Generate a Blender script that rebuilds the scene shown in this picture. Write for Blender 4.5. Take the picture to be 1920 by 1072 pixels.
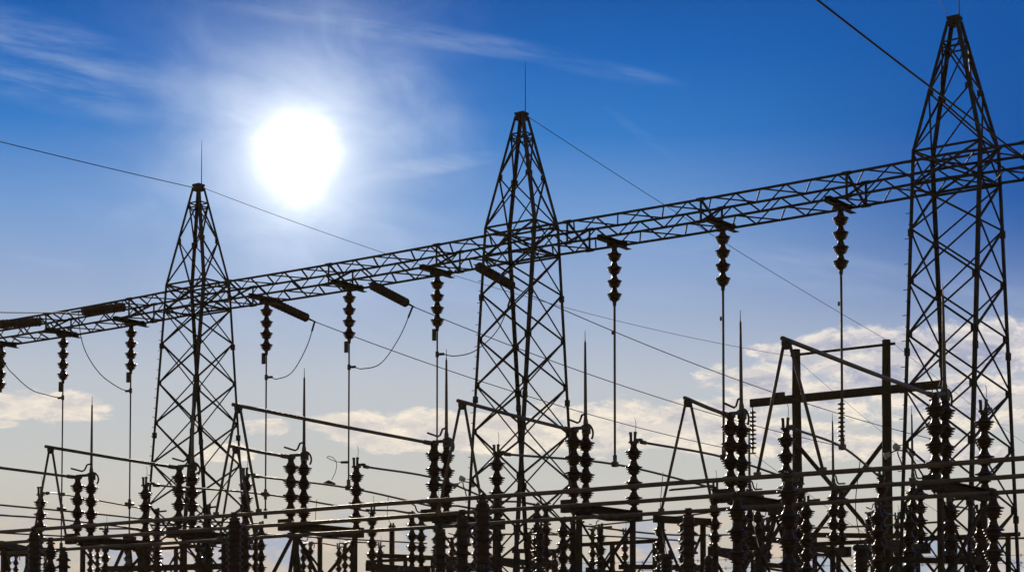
import bpy, math, random
from mathutils import Vector, Matrix
random.seed(7)
R = math.radians
for o in list(bpy.data.objects): bpy.data.objects.remove(o)
S = bpy.context.scene
COL = S.collection

# ------------------------------------------------------------------ camera
# world axes: X along the gantry (towards the right, nearer), Y away across the yard, Z up
F_PX, PP_Y, YAW, PITCH = 3473.7, 1114.2, R(36.139), R(2.55)
CAM = Vector((27.04, -37.44, 1.7))
cd = bpy.data.cameras.new('camera'); cam = bpy.data.objects.new('camera', cd); COL.objects.link(cam)
cam.location = CAM; cam.rotation_euler = (R(90) + PITCH, 0, YAW)
cd.sensor_width = 36; cd.lens = 36 * F_PX / 1920; cd.shift_y = (PP_Y - 536) / 1920
cd.clip_start = .1; cd.clip_end = 6000
S.camera = cam
FW = Vector((-math.sin(YAW) * math.cos(PITCH), math.cos(YAW) * math.cos(PITCH), math.sin(PITCH)))
RT = Vector((math.cos(YAW), math.sin(YAW), 0)); UP = RT.cross(FW)
def ray(x, y): return (FW + RT * ((x - 960) / F_PX) - UP * ((y - PP_Y) / F_PX)).normalized()
def at(x, y, Y):
    "the point of the plane at yard depth Y that a surveyor at the camera would sight"
    d = ray(x, y); return CAM + d * ((Y - CAM.y) / d.y)

# ------------------------------------------------------------------ render look, sky, sun
S.render.engine = 'CYCLES'
S.view_settings.view_transform = 'Standard'; S.view_settings.look = 'None'
S.view_settings.exposure = 0; S.view_settings.gamma = 1
SUN = ray(557, 292); LIFT_HAZE = .00012
SUN_EL = math.asin(SUN.z); SUN_AZ = math.atan2(SUN.x, SUN.y)      # azimuth clockwise from +Y
W = bpy.data.worlds.new('World'); S.world = W; W.use_nodes = True
nt = W.node_tree; nt.nodes.clear()
def lin(c): return tuple(((v / 255) / 12.92 if v / 255 <= .04045 else ((v / 255 + .055) / 1.055) ** 2.4) for v in c)
class NX:
    "small helper to write node maths as expressions"
    def __init__(s, t): s.t = t
    def n(s, k, **kw):
        a = s.t.nodes.new(k)
        for q, v in kw.items(): setattr(a, q, v)
        return a
    def put(s, sock, v):
        if isinstance(v, bpy.types.NodeSocket): s.t.links.new(v, sock)
        else: sock.default_value = v
    def m(s, op, a, b=None, c=None, clamp=False):
        q = s.n('ShaderNodeMath', operation=op, use_clamp=clamp); s.put(q.inputs[0], a)
        if b is not None: s.put(q.inputs[1], b)
        if c is not None: s.put(q.inputs[2], c)
        return q.outputs[0]
    def dot(s, v, w):
        q = s.n('ShaderNodeVectorMath', operation='DOT_PRODUCT'); s.put(q.inputs[0], v); q.inputs[1].default_value = w
        return q.outputs['Value']
    def comb(s, x, y, z=0.0):
        q = s.n('ShaderNodeCombineXYZ'); s.put(q.inputs[0], x); s.put(q.inputs[1], y); s.put(q.inputs[2], z); return q.outputs[0]
    def noise(s, v, scale, detail=6, rough=.55, dist=0.0, lac=2.0):
        q = s.n('ShaderNodeTexNoise'); s.put(q.inputs['Vector'], v); q.inputs['Scale'].default_value = scale
        q.inputs['Detail'].default_value = detail; q.inputs['Roughness'].default_value = rough
        q.inputs['Distortion'].default_value = dist; q.inputs['Lacunarity'].default_value = lac
        return q.outputs['Fac']
    def ss(s, v, a, b, lo=0.0, hi=1.0):
        q = s.n('ShaderNodeMapRange', interpolation_type='SMOOTHSTEP'); s.put(q.inputs[0], v)
        for i, k in zip((1, 2, 3, 4), (a, b, lo, hi)): q.inputs[i].default_value = k
        return q.outputs[0]
    def mix(s, f, a, b, mode='MIX'):
        q = s.n('ShaderNodeMixRGB', blend_type=mode); s.put(q.inputs[0], f)
        for i, v in ((1, a), (2, b)):
            if isinstance(v, bpy.types.NodeSocket): s.t.links.new(v, q.inputs[i])
            else: q.inputs[i].default_value = (*v[:3], 1)
        return q.outputs[0]
    def ramp(s, f, stops):
        q = s.n('ShaderNodeValToRGB'); s.put(q.inputs[0], f); e = q.color_ramp.elements
        e[0].position, e[0].color = stops[0][0], (*stops[0][1], 1)
        e[1].position, e[1].color = stops[-1][0], (*stops[-1][1], 1)
        for p_, c in stops[1:-1]: a = e.new(p_); a.color = (*c, 1)
        return q.outputs[0]
x = NX(nt)
D_ = x.n('ShaderNodeTexCoord').outputs['Generated']
fw = x.m('MAXIMUM', x.dot(D_, FW), .15)
# tangent-plane coordinates of the sky (units: thousandths of the half view), fixed to the compass, not to the lens
U = x.m('ADD', x.m('DIVIDE', x.m('MULTIPLY', x.dot(D_, RT), F_PX / 1000), fw), .96)
V = x.m('SUBTRACT', PP_Y / 1000, x.m('DIVIDE', x.m('MULTIPLY', x.dot(D_, UP), F_PX / 1000), fw))
front = x.ss(x.dot(D_, FW), .25, .6)
ang = x.m('ARCCOSINE', x.m('MINIMUM', x.dot(D_, SUN), .999999))
elev = x.m('ARCSINE', x.n('ShaderNodeSeparateXYZ').outputs[2]); nt.links.new(D_, elev.node.inputs[0].links[0].from_node.inputs[0])
sky = x.n('ShaderNodeTexSky', sky_type='NISHITA', sun_disc=False)
sky.sun_elevation = SUN_EL; sky.sun_rotation = SUN_AZ; sky.altitude = 200; sky.air_density = 1; sky.dust_density = .6; sky.ozone_density = 2
e1 = x.m('DIVIDE', elev, R(30))                      # 0 at the horizon, 1 at 30 degrees
def yy(v): return math.asin(ray(1300, v).z) / R(30)
grad = x.ramp(e1, [(0, lin((184, 174, 160))), (yy(1050), lin((196, 188, 174))), (yy(900), lin((197, 198, 193))), (yy(720), lin((187, 195, 205))),
                   (yy(560), lin((152, 174, 208))), (yy(400), lin((112, 155, 210))), (yy(250), lin((46, 122, 198))), (yy(100), lin((10, 101, 185))),
                   (yy(0), lin((2, 88, 170))), (1, lin((6, 40, 84)))])
# deeper polarised blue away from the sun
side = x.ss(U, 1.1, 2.05)
grad = x.mix(x.m('MULTIPLY', side, x.ss(V, .78, .3)), grad, lin((3, 82, 163)))
# --- clouds
def uv(sx, sy, ox=0.0, rot=0.0):
    a = x.m('ADD', x.m('MULTIPLY', U, math.cos(rot)), x.m('MULTIPLY', V, math.sin(rot)))
    b = x.m('SUBTRACT', x.m('MULTIPLY', V, math.cos(rot)), x.m('MULTIPLY', U, math.sin(rot)))
    return x.comb(x.m('MULTIPLY', a, sx), x.m('MULTIPLY', b, sy), ox)
def blob(cx, cy, rx, ry, rot=0.0):
    "elliptical window, 1 in the middle, 0 at the rim, negative outside"
    u = x.m('SUBTRACT', U, cx / 1000); v = x.m('SUBTRACT', V, cy / 1000)
    a = x.m('ADD', x.m('MULTIPLY', u, math.cos(rot)), x.m('MULTIPLY', v, math.sin(rot)))
    b = x.m('SUBTRACT', x.m('MULTIPLY', v, math.cos(rot)), x.m('MULTIPLY', u, math.sin(rot)))
    a = x.m('POWER', x.m('ABSOLUTE', x.m('DIVIDE', a, rx / 1000)), 2.0); b = x.m('POWER', x.m('ABSOLUTE', x.m('DIVIDE', b, ry / 1000)), 2.0)
    return x.m('SUBTRACT', 1.0, x.m('ADD', a, b))
def maxi(l):
    r = l[0]
    for q in l[1:]: r = x.m('MAXIMUM', r, q)
    return r
# thin high cirrus
cir = maxi([x.m('MULTIPLY', x.ss(blob(*b[:5]), -.2, 1.0), b[5]) for b in [
    (60, 110, 330, 90, .30, .75), (740, 58, 400, 26, .155, .62), (1120, 128, 170, 20, .20, .40), (800, 312, 150, 20, -.14, 1.0),
    (560, 16, 200, 26, .05, .25), (250, 395, 60, 22, -.3, .5), (70, 492, 110, 14, .12, .45), (1480, 505, 330, 52, .12, .52),
    (1860, 560, 180, 60, .10, .45), (900, 560, 190, 60, -.25, .45), (1240, 545, 160, 30, .1, .25), (1200, 250, 90, 12, .62, .14),
    (1090, 603, 70, 12, -.1, .4)]])
fib = x.noise(uv(4, 24, 3.1, .16), 1.0, 8, .6, .25)
cir = x.m('MULTIPLY', cir, x.ss(fib, .32, .78), clamp=True)
# low cumulus lit from behind
cn = x.noise(uv(10, 20, 8.3), 1.0, 10, .64, .35)
cb = maxi([blob(*b) for b in [
    (70, 762, 150, 34, .04), (10, 795, 40, 9, 0), (700, 822, 100, 26, .1), (900, 810, 330, 42, .04), (1240, 800, 260, 52, .08), (1330, 770, 160, 30, -.1),
    (1640, 672, 230, 62, -.02), (1850, 650, 160, 60, -.1), (1500, 735, 200, 46, .15), (1800, 750, 220, 70, .1), (1500, 820, 240, 42, .05), (1480, 665, 90, 22, .1),
    (500, 800, 60, 20, 0), (420, 850, 60, 20, 0), (1780, 850, 150, 30, 0)]])
cu = x.m('ADD', cb, x.m('MULTIPLY', x.m('SUBTRACT', cn, .52), 3.4))
cum = x.ss(cu, -.08, .5)
va = x.n('ShaderNodeVectorMath', operation='ADD'); nt.links.new(uv(10, 20, 8.3), va.inputs[0]); va.inputs[1].default_value = (0, -.30, 0)
lit = x.ss(x.m('SUBTRACT', cn, x.noise(va.outputs[0], 1.0, 10, .64, .35)), -.06, .07)     # tops face the light, undersides do not
core = x.ss(x.m('ADD', cu, x.m('MULTIPLY', x.m('SUBTRACT', x.noise(uv(11, 26, 1.7), 1.0, 9, .64, .3), .5), 5.0)), .05, 1.35)
warm = x.mix(x.ss(V, .60, .85), lin((246, 236, 226)), lin((255, 242, 220)))
cool = x.mix(x.ss(U, .9, 1.8), lin((202, 198, 200)), lin((146, 156, 188)))
ccol = x.mix(x.m('ADD', x.m('MULTIPLY', core, .50), x.m('MULTIPLY', x.m('SUBTRACT', 1.0, lit), .42)), warm, cool)
# low grey-blue bank near the horizon with warm edges
lb = x.noise(uv(4.2, 11, 5.2), 1.0, 9, .6, .3)
bank = x.m('MULTIPLY', x.ss(V, .93, 1.02), x.ss(lb, .44, .58))
bcol = x.mix(x.ss(x.noise(uv(8, 18, 9.1), 1.0, 6, .6), .42, .62), lin((150, 172, 202)), lin((222, 200, 180)))
col = x.mix(x.m('MULTIPLY', x.m('MULTIPLY', cir, front), .60), grad, lin((180, 198, 226)))
col = x.mix(x.m('MULTIPLY', x.m('MULTIPLY', bank, front), .75), col, bcol)
col = x.mix(x.m('MULTIPLY', x.m('MULTIPLY', cum, front), .88), col, ccol)
# bright aureole round the sun: thin cloud and dust scattering forward
veil = x.m('ADD', .30, x.m('MULTIPLY', x.noise(uv(5.5, 9, 2.2, .22), 1.0, 6, .56, .55), 1.4))     # uneven thin cloud in front of the sun
aa = x.m('MULTIPLY', ang, x.m('ADD', 1.50, x.m('MULTIPLY', veil, -.52)))
def gs(w, k): return x.m('MULTIPLY', x.m('EXPONENT', x.m('MULTIPLY', x.m('POWER', x.m('DIVIDE', aa, R(w)), 2.0), -1.0)), k)
col = x.mix(x.m('MINIMUM', gs(3.1, 1.0), 1.0), col, lin((192, 210, 236)))
aur = x.m('ADD', gs(.80, 2.2), x.m('MULTIPLY', x.m('EXPONENT', x.m('DIVIDE', aa, -R(1.25))), .95))
acol = x.mix(1.0, (1, .97, .90), x.comb(aur, aur, aur), 'MULTIPLY')
col = x.mix(1.0, col, acol, 'ADD')
# off view the daylight sky takes over, warm tint added for brown fill light
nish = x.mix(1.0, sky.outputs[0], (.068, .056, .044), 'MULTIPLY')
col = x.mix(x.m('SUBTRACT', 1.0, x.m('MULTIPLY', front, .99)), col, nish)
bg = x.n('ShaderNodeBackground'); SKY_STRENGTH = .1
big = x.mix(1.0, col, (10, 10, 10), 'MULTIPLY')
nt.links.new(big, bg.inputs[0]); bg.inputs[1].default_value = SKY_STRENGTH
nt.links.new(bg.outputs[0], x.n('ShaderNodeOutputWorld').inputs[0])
sl = bpy.data.lights.new('sun', 'SUN'); sl.energy = 3.0; sl.angle = R(.53); sl.color = (1, .86, .68)
so = bpy.data.objects.new('sun', sl); COL.objects.link(so); so.rotation_euler = SUN.to_track_quat('Z', 'Y').to_euler()

# ------------------------------------------------------------------ materials
def mat(name, c1, c2, rough=.6, metal=0.0, scale=6.0, bump=.15, spec=.5, rr=.12, coat=0.0, stretch=(1, 1, 1)):
    m = bpy.data.materials.new(name); m.use_nodes = True; t = m.node_tree; y = NX(t); b = t.nodes['Principled BSDF']
    tc = y.n('ShaderNodeTexCoord').outputs['Object']
    mp = y.n('ShaderNodeMapping'); t.links.new(tc, mp.inputs[0]); mp.inputs['Scale'].default_value = stretch
    n1 = y.noise(mp.outputs[0], scale, 6, .6); n2 = y.noise(mp.outputs[0], scale * 6, 4, .6)
    t.links.new(y.mix(y.ss(y.m('ADD', y.m('MULTIPLY', n1, .7), y.m('MULTIPLY', n2, .3)), .38, .62), c1, c2), b.inputs['Base Color'])
    t.links.new(y.ss(n2, .3, .7, max(rough - rr, .03), min(rough + rr, 1)), b.inputs['Roughness'])
    b.inputs['Metallic'].default_value = metal; b.inputs['Specular IOR Level'].default_value = spec
    b.inputs['Coat Weight'].default_value = coat; b.inputs['Coat Roughness'].default_value = .15
    if bump:
        bp = y.n('ShaderNodeBump'); bp.inputs['Strength'].default_value = bump; bp.inputs['Distance'].default_value = .01
        t.links.new(n2, bp.inputs['Height']); t.links.new(bp.outputs[0], b.inputs['Normal'])
    return m
M = dict(
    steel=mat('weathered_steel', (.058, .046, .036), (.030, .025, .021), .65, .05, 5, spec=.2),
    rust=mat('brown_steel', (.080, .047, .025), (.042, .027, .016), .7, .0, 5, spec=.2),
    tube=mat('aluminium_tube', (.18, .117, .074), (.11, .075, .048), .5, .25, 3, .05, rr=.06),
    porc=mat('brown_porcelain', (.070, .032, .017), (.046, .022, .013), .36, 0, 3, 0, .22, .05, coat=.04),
    cast=mat('cast_fitting', (.08, .06, .042), (.05, .04, .03), .5, .4, 12),
    cable=mat('cable', (.045, .040, .035), (.03, .027, .025), .8, .0, 20, 0, .15),
    wood=mat('creosoted_wood', (.040, .025, .014), (.022, .014, .008), .85, 0, 3, .6, .2, stretch=(6, 6, .5)),
    conc=mat('concrete', (.34, .32, .29), (.24, .23, .21), .9, 0, 4, .3),
    gravel=mat('gravel', (.36, .29, .22), (.20, .16, .12), .95, 0, 9, .8),
    lamp=mat('lamp_glass', (.55, .50, .44), (.45, .42, .38), .15, .2, 8, 0),
)

# ------------------------------------------------------------------ mesh builder
def frame(d, ref=None):
    d = d.normalized(); ref = Vector(ref) if ref else (Vector((0, 0, 1)) if abs(d.z) < .95 else Vector((1, 0, 0)))
    u = (ref - d * ref.dot(d)).normalized(); return u, d.cross(u)
class MB:
    def __init__(s): s.v = []; s.f = []; s.smooth = []
    def prism(s, p, q, prof, ref=None):
        p, q = Vector(p), Vector(q); u, w = frame(q - p, ref); n = len(prof); b = len(s.v)
        for o in (p, q): s.v += [o + u * a + w * c for a, c in prof]
        for i in range(n): s.f.append((b + i, b + (i + 1) % n, b + n + (i + 1) % n, b + n + i)); s.smooth.append(False)
        s.f.append(tuple(b + n - 1 - i for i in range(n))); s.smooth.append(False)
        s.f.append(tuple(b + n + i for i in range(n))); s.smooth.append(False)
        return s
    def bar(s, p, q, w, h=None, ref=None):
        h = h or w; return s.prism(p, q, [(-h / 2, -w / 2), (h / 2, -w / 2), (h / 2, w / 2), (-h / 2, w / 2)], ref)
    def angle(s, p, q, w, t=None, ref=None, su=1, sw=1):
        t = t or w * .16; pr = [(0, 0), (w, 0), (w, t), (t, t), (t, w), (0, w)]
        return s.prism(p, q, [((a - w * .35) * su, (c - w * .35) * sw) for a, c in pr], ref)
    def chan(s, p, q, w, h, t=.012, ref=None):
        return s.prism(p, q, [(-h / 2, -w / 2), (h / 2, -w / 2), (h / 2, -w / 2 + w), (h / 2 - t, w / 2), (h / 2 - t, -w / 2 + t), (-h / 2 + t, -w / 2 + t), (-h / 2 + t, w / 2), (-h / 2, w / 2)], ref)
    def box(s, c, sz):
        c = Vector(c); return s.bar(c - Vector((0, 0, sz[2] / 2)), c + Vector((0, 0, sz[2] / 2)), sz[1], sz[0], (1, 0, 0))
    def tube(s, pts, r, n=8, cap=True):
        pts = [Vector(p) for p in pts]; rs = r if isinstance(r, (list, tuple)) else [r] * len(pts); b = len(s.v); u = None
        for i, p in enumerate(pts):
            d = (pts[min(i + 1, len(pts) - 1)] - pts[max(i - 1, 0)]).normalized()
            if u is None: u, w = frame(d)
            else:
                u = (u - d * u.dot(d)).normalized(); w = d.cross(u)
            for k in range(n):
                a = 2 * math.pi * k / n; s.v.append(p + (u * math.cos(a) + w * math.sin(a)) * rs[i])
        for i in range(len(pts) - 1):
            for k in range(n):
                s.f.append((b + i * n + k, b + i * n + (k + 1) % n, b + (i + 1) * n + (k + 1) % n, b + (i + 1) * n + k)); s.smooth.append(True)
        if cap:
            s.f.append(tuple(b + n - 1 - k for k in range(n))); s.smooth.append(False)
            e = b + (len(pts) - 1) * n; s.f.append(tuple(e + k for k in range(n))); s.smooth.append(False)
        return s
    def lathe(s, p, d, prof, n=18):
        "profile of (distance along d, radius), from p"
        p = Vector(p); d = Vector(d).normalized(); u, w = frame(d); b = len(s.v)
        for t, r in prof:
            for k in range(n):
                a = 2 * math.pi * k / n; s.v.append(p + d * t + (u * math.cos(a) + w * math.sin(a)) * max(r, .0005))
        for i in range(len(prof) - 1):
            sm = abs(prof[i + 1][0] - prof[i][0]) > 1e-5
            for k in range(n): s.f.append((b + i * n + k, b + i * n + (k + 1) % n, b + (i + 1) * n + (k + 1) % n, b + (i + 1) * n + k)); s.smooth.append(sm)
        s.f.append(tuple(b + n - 1 - k for k in range(n))); s.smooth.append(False)
        e = b + (len(prof) - 1) * n; s.f.append(tuple(e + k for k in range(n))); s.smooth.append(False)
        return s
    def build(s, name, m, parent=None, loc=None):
        me = bpy.data.meshes.new(name); me.from_pydata([tuple(a) for a in s.v], [], s.f); me.update()
        me.polygons.foreach_set('use_smooth', s.smooth); me.materials.append(M[m])
        o = bpy.data.objects.new(name, me); COL.objects.link(o)
        if loc: o.location = loc
        if parent: o.parent = parent
        return o
def tag(o, label=None, cat=None, group=None, kind=None):
    for k, v in (('label', label), ('category', cat), ('group', group), ('kind', kind)):
        if v: o[k] = v
    return o
def empty(name, loc, label=None, cat=None, group=None):
    o = bpy.data.objects.new(name, None); o.empty_display_size = .3; COL.objects.link(o); o.location = loc
    return tag(o, label, cat, group)
def copy_tree(o, parent=None):
    c = o.copy(); COL.objects.link(c); c.parent = parent
    for ch in [k for k in o.children]: copy_tree(ch, c)
    return c
def sag(p, q, s, n=24):
    p, q = Vector(p), Vector(q); return [p.lerp(q, i / n) - Vector((0, 0, 4 * s * (i / n) * (1 - i / n))) for i in range(n + 1)]
def bez(P, n=20):
    P = [Vector(p) for p in P]; out = []
    for i in range(n + 1):
        t = i / n; L = P[:]
        while len(L) > 1: L = [a.lerp(b, t) for a, b in zip(L, L[1:])]
        out.append(L[0])
    return out
def through(P, n=8):
    "smooth curve through the points"
    P = [Vector(p) for p in P]; Q = [P[0] * 2 - P[1]] + P + [P[-1] * 2 - P[-2]]; out = []
    for i in range(1, len(Q) - 2):
        for k in range(n):
            t = k / n; a, b, c, d = Q[i - 1:i + 3]
            out.append(.5 * ((2 * b) + (c - a) * t + (2 * a - 5 * b + 4 * c - d) * t * t + (3 * b - a - 3 * c + d) * t ** 3))
    return out + [P[-1]]

# one cap-and-pin unit: cap on top flaring to a wide shed, petticoats below
def unit(r=.18, h=.33):
    k = r / .18; q = h / .33
    return [(t * q, a * k) for t, a in [(0, .058), (.02, .064), (.05, .070), (.09, .090), (.120, .112), (.132, .140), (.138, .174), (.144, .180), (.152, .180), (.158, .172), (.162, .128), (.172, .112),
            (.184, .130), (.192, .160), (.200, .160), (.206, .118), (.218, .102), (.232, .122), (.242, .143), (.249, .141), (.253, .100), (.270, .090), (.282, .116), (.290, .114), (.295, .072), (.33, .056)]]
def stack(mb, p, n, r=.18, h=.33, seg=18):
    p = Vector(p)
    for i in range(n): mb.lathe(p - Vector((0, 0, i * h)), (0, 0, -1), unit(r, h), seg)
def ribbed(r, h, pitch, core=.62):
    out = [(0, r * .45), (.02, r * .6)]; t = .04
    while t < h - pitch:
        out += [(t, r * core), (t + pitch * .35, r * core), (t + pitch * .62, r * .97), (t + pitch * .72, r), (t + pitch * .8, r * .93), (t + pitch * .84, r * core)]; t += pitch
    return out + [(h - .02, r * core), (h, r * .6)]

# ------------------------------------------------------------------ ground
g = MB(); n = 40
for j in range(n + 1):
    for i in range(n + 1): g.v.append(Vector((-600 + 1200 * i / n, -500 + 1200 * j / n, -.02)))
for j in range(n):
    for i in range(n): a = j * (n + 1) + i; g.f.append((a, a + 1, a + n + 2, a + n + 1)); g.smooth.append(False)
tag(g.build('ground', 'gravel'), kind='structure')

# ------------------------------------------------------------------ gantry towers
DX, TA, TB, HS, HP, BS = 11.5227, 1.52, .9965, 12.998, 15.92, .1892
BEAM_T, BEAM_B = 12.82, 12.30
def tower_corner(sx, sy, z):
    if z <= HS: return Vector((sx * TA / 2, sy * (TB + BS * (HS - z)) / 2, z))
    k = (z - HS) / (HP - .1 - HS); return Vector((sx * (TA / 2 * (1 - k) + .11 * k), sy * (TB / 2 * (1 - k) + .10 * k), z))
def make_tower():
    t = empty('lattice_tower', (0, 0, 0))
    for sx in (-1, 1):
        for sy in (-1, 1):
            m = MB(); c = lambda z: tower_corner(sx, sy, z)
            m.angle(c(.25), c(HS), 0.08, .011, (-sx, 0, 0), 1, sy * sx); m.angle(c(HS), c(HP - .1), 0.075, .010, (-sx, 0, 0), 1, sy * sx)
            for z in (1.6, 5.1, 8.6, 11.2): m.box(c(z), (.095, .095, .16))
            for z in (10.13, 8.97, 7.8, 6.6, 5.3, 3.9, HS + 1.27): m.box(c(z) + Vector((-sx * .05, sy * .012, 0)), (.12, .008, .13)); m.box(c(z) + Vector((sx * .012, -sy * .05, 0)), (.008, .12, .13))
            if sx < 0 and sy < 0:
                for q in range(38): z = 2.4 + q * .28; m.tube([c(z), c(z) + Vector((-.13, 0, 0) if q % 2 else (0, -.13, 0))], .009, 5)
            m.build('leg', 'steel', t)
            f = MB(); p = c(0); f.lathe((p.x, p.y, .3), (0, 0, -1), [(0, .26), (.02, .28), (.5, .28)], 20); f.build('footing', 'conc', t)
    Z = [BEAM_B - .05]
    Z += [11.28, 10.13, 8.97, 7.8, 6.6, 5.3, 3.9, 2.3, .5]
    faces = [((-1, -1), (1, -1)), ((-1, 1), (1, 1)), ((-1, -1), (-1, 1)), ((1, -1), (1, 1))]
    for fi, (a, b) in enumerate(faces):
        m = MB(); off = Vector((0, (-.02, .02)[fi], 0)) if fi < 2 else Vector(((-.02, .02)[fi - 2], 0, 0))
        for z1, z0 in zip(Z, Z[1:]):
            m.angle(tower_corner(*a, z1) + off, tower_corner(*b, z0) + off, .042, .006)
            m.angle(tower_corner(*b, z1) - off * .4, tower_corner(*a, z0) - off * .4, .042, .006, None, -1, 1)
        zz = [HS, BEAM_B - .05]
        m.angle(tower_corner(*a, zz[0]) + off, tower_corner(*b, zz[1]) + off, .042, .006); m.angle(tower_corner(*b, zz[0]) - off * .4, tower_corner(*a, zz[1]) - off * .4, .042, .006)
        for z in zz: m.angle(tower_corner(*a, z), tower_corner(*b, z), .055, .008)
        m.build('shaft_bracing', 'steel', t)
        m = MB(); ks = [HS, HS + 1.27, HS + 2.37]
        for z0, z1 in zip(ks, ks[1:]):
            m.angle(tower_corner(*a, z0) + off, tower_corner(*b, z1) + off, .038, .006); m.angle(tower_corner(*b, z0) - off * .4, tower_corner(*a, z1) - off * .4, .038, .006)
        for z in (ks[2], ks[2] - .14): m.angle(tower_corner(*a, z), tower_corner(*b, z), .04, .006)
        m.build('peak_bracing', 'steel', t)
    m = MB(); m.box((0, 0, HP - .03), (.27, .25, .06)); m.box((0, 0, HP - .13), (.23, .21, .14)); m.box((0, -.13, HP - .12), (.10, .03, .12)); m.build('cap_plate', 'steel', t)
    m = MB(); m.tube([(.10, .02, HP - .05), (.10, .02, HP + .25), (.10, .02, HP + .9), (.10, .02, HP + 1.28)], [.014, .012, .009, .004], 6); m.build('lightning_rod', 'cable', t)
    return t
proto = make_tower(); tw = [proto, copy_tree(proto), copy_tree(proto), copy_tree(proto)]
for o, i, l in zip(tw, (-2, -1, 0, 1), ('steel lattice gantry tower outside the photo, one leg cut by the lower left corner', 'steel lattice gantry tower standing farthest left, its peak just under the sun glow',
                                    'steel lattice gantry tower standing in the middle of the truss line', 'steel lattice gantry tower at the right, nearest and tallest of the line')):
    o.location = (i * DX, 0, 0); tag(o, l, 'tower', 'lattice towers of the gantry')

# ------------------------------------------------------------------ truss girder between the towers
YB = .49
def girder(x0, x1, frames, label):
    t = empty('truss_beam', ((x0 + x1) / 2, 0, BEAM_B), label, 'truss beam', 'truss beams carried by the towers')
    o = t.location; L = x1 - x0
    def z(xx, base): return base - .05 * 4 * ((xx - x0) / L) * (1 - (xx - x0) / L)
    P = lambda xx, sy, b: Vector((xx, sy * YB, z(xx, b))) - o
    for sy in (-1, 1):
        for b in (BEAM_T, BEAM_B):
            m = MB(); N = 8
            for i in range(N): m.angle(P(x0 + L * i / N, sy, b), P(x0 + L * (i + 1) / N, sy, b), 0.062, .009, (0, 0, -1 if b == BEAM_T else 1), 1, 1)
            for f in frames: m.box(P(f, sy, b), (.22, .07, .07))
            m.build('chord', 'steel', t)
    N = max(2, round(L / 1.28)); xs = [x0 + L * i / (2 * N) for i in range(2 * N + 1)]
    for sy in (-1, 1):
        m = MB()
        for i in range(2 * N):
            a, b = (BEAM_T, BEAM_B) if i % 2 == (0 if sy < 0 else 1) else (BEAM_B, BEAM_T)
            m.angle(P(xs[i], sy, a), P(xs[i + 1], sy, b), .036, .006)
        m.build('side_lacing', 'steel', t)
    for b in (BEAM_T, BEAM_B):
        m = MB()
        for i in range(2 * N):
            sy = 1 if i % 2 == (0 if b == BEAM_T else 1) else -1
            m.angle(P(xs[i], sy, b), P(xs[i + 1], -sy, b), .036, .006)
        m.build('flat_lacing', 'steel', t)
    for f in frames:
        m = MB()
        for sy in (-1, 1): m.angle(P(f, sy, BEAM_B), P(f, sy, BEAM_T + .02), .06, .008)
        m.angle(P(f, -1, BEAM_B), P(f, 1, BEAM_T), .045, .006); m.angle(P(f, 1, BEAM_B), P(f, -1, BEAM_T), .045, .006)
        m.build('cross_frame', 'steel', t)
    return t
fr = (.15, .476, .797)
girder(-2 * DX, -DX, [-2 * DX + k * DX for k in fr], 'truss girder running out of the photo to the left of the far tower')
girder(-DX, 0, [-DX + k * DX for k in fr], 'truss girder spanning between the left tower and the middle tower')
girder(0, DX, [k * DX for k in fr], 'truss girder spanning between the middle tower and the right tower')
girder(DX, DX + 5, [DX + fr[0] * DX], 'short visible stretch of truss girder right of the nearest tower')

# ------------------------------------------------------------------ insulators hanging under the girder, and their drop rods
drops = [(2, 648, 745), (119, 625, 1030), (246, 606, 1060), (500, 563, 968), (655, 538, 914), (820, 512, 897), (1152, 460, 870), (1355, 424, 857), (1576, 388, 838)]
wh = ['cut by the left edge of the photo', 'second from the left', 'just left of the left tower', 'just right of the left tower', 'in the middle of the left span',
      'last before the middle tower', 'first right of the middle tower', 'in the middle of the right span', 'last before the nearest tower']
HZ = BEAM_B - .06
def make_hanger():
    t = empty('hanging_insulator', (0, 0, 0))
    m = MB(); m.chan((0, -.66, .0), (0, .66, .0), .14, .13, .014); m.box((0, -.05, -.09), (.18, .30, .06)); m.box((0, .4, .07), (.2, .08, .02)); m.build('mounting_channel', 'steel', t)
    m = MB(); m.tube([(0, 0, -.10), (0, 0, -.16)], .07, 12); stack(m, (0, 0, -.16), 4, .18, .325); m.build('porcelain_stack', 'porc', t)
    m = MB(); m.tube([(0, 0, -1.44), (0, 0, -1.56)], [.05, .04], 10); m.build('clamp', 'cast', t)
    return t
hp = make_hanger(); hang = []
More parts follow.
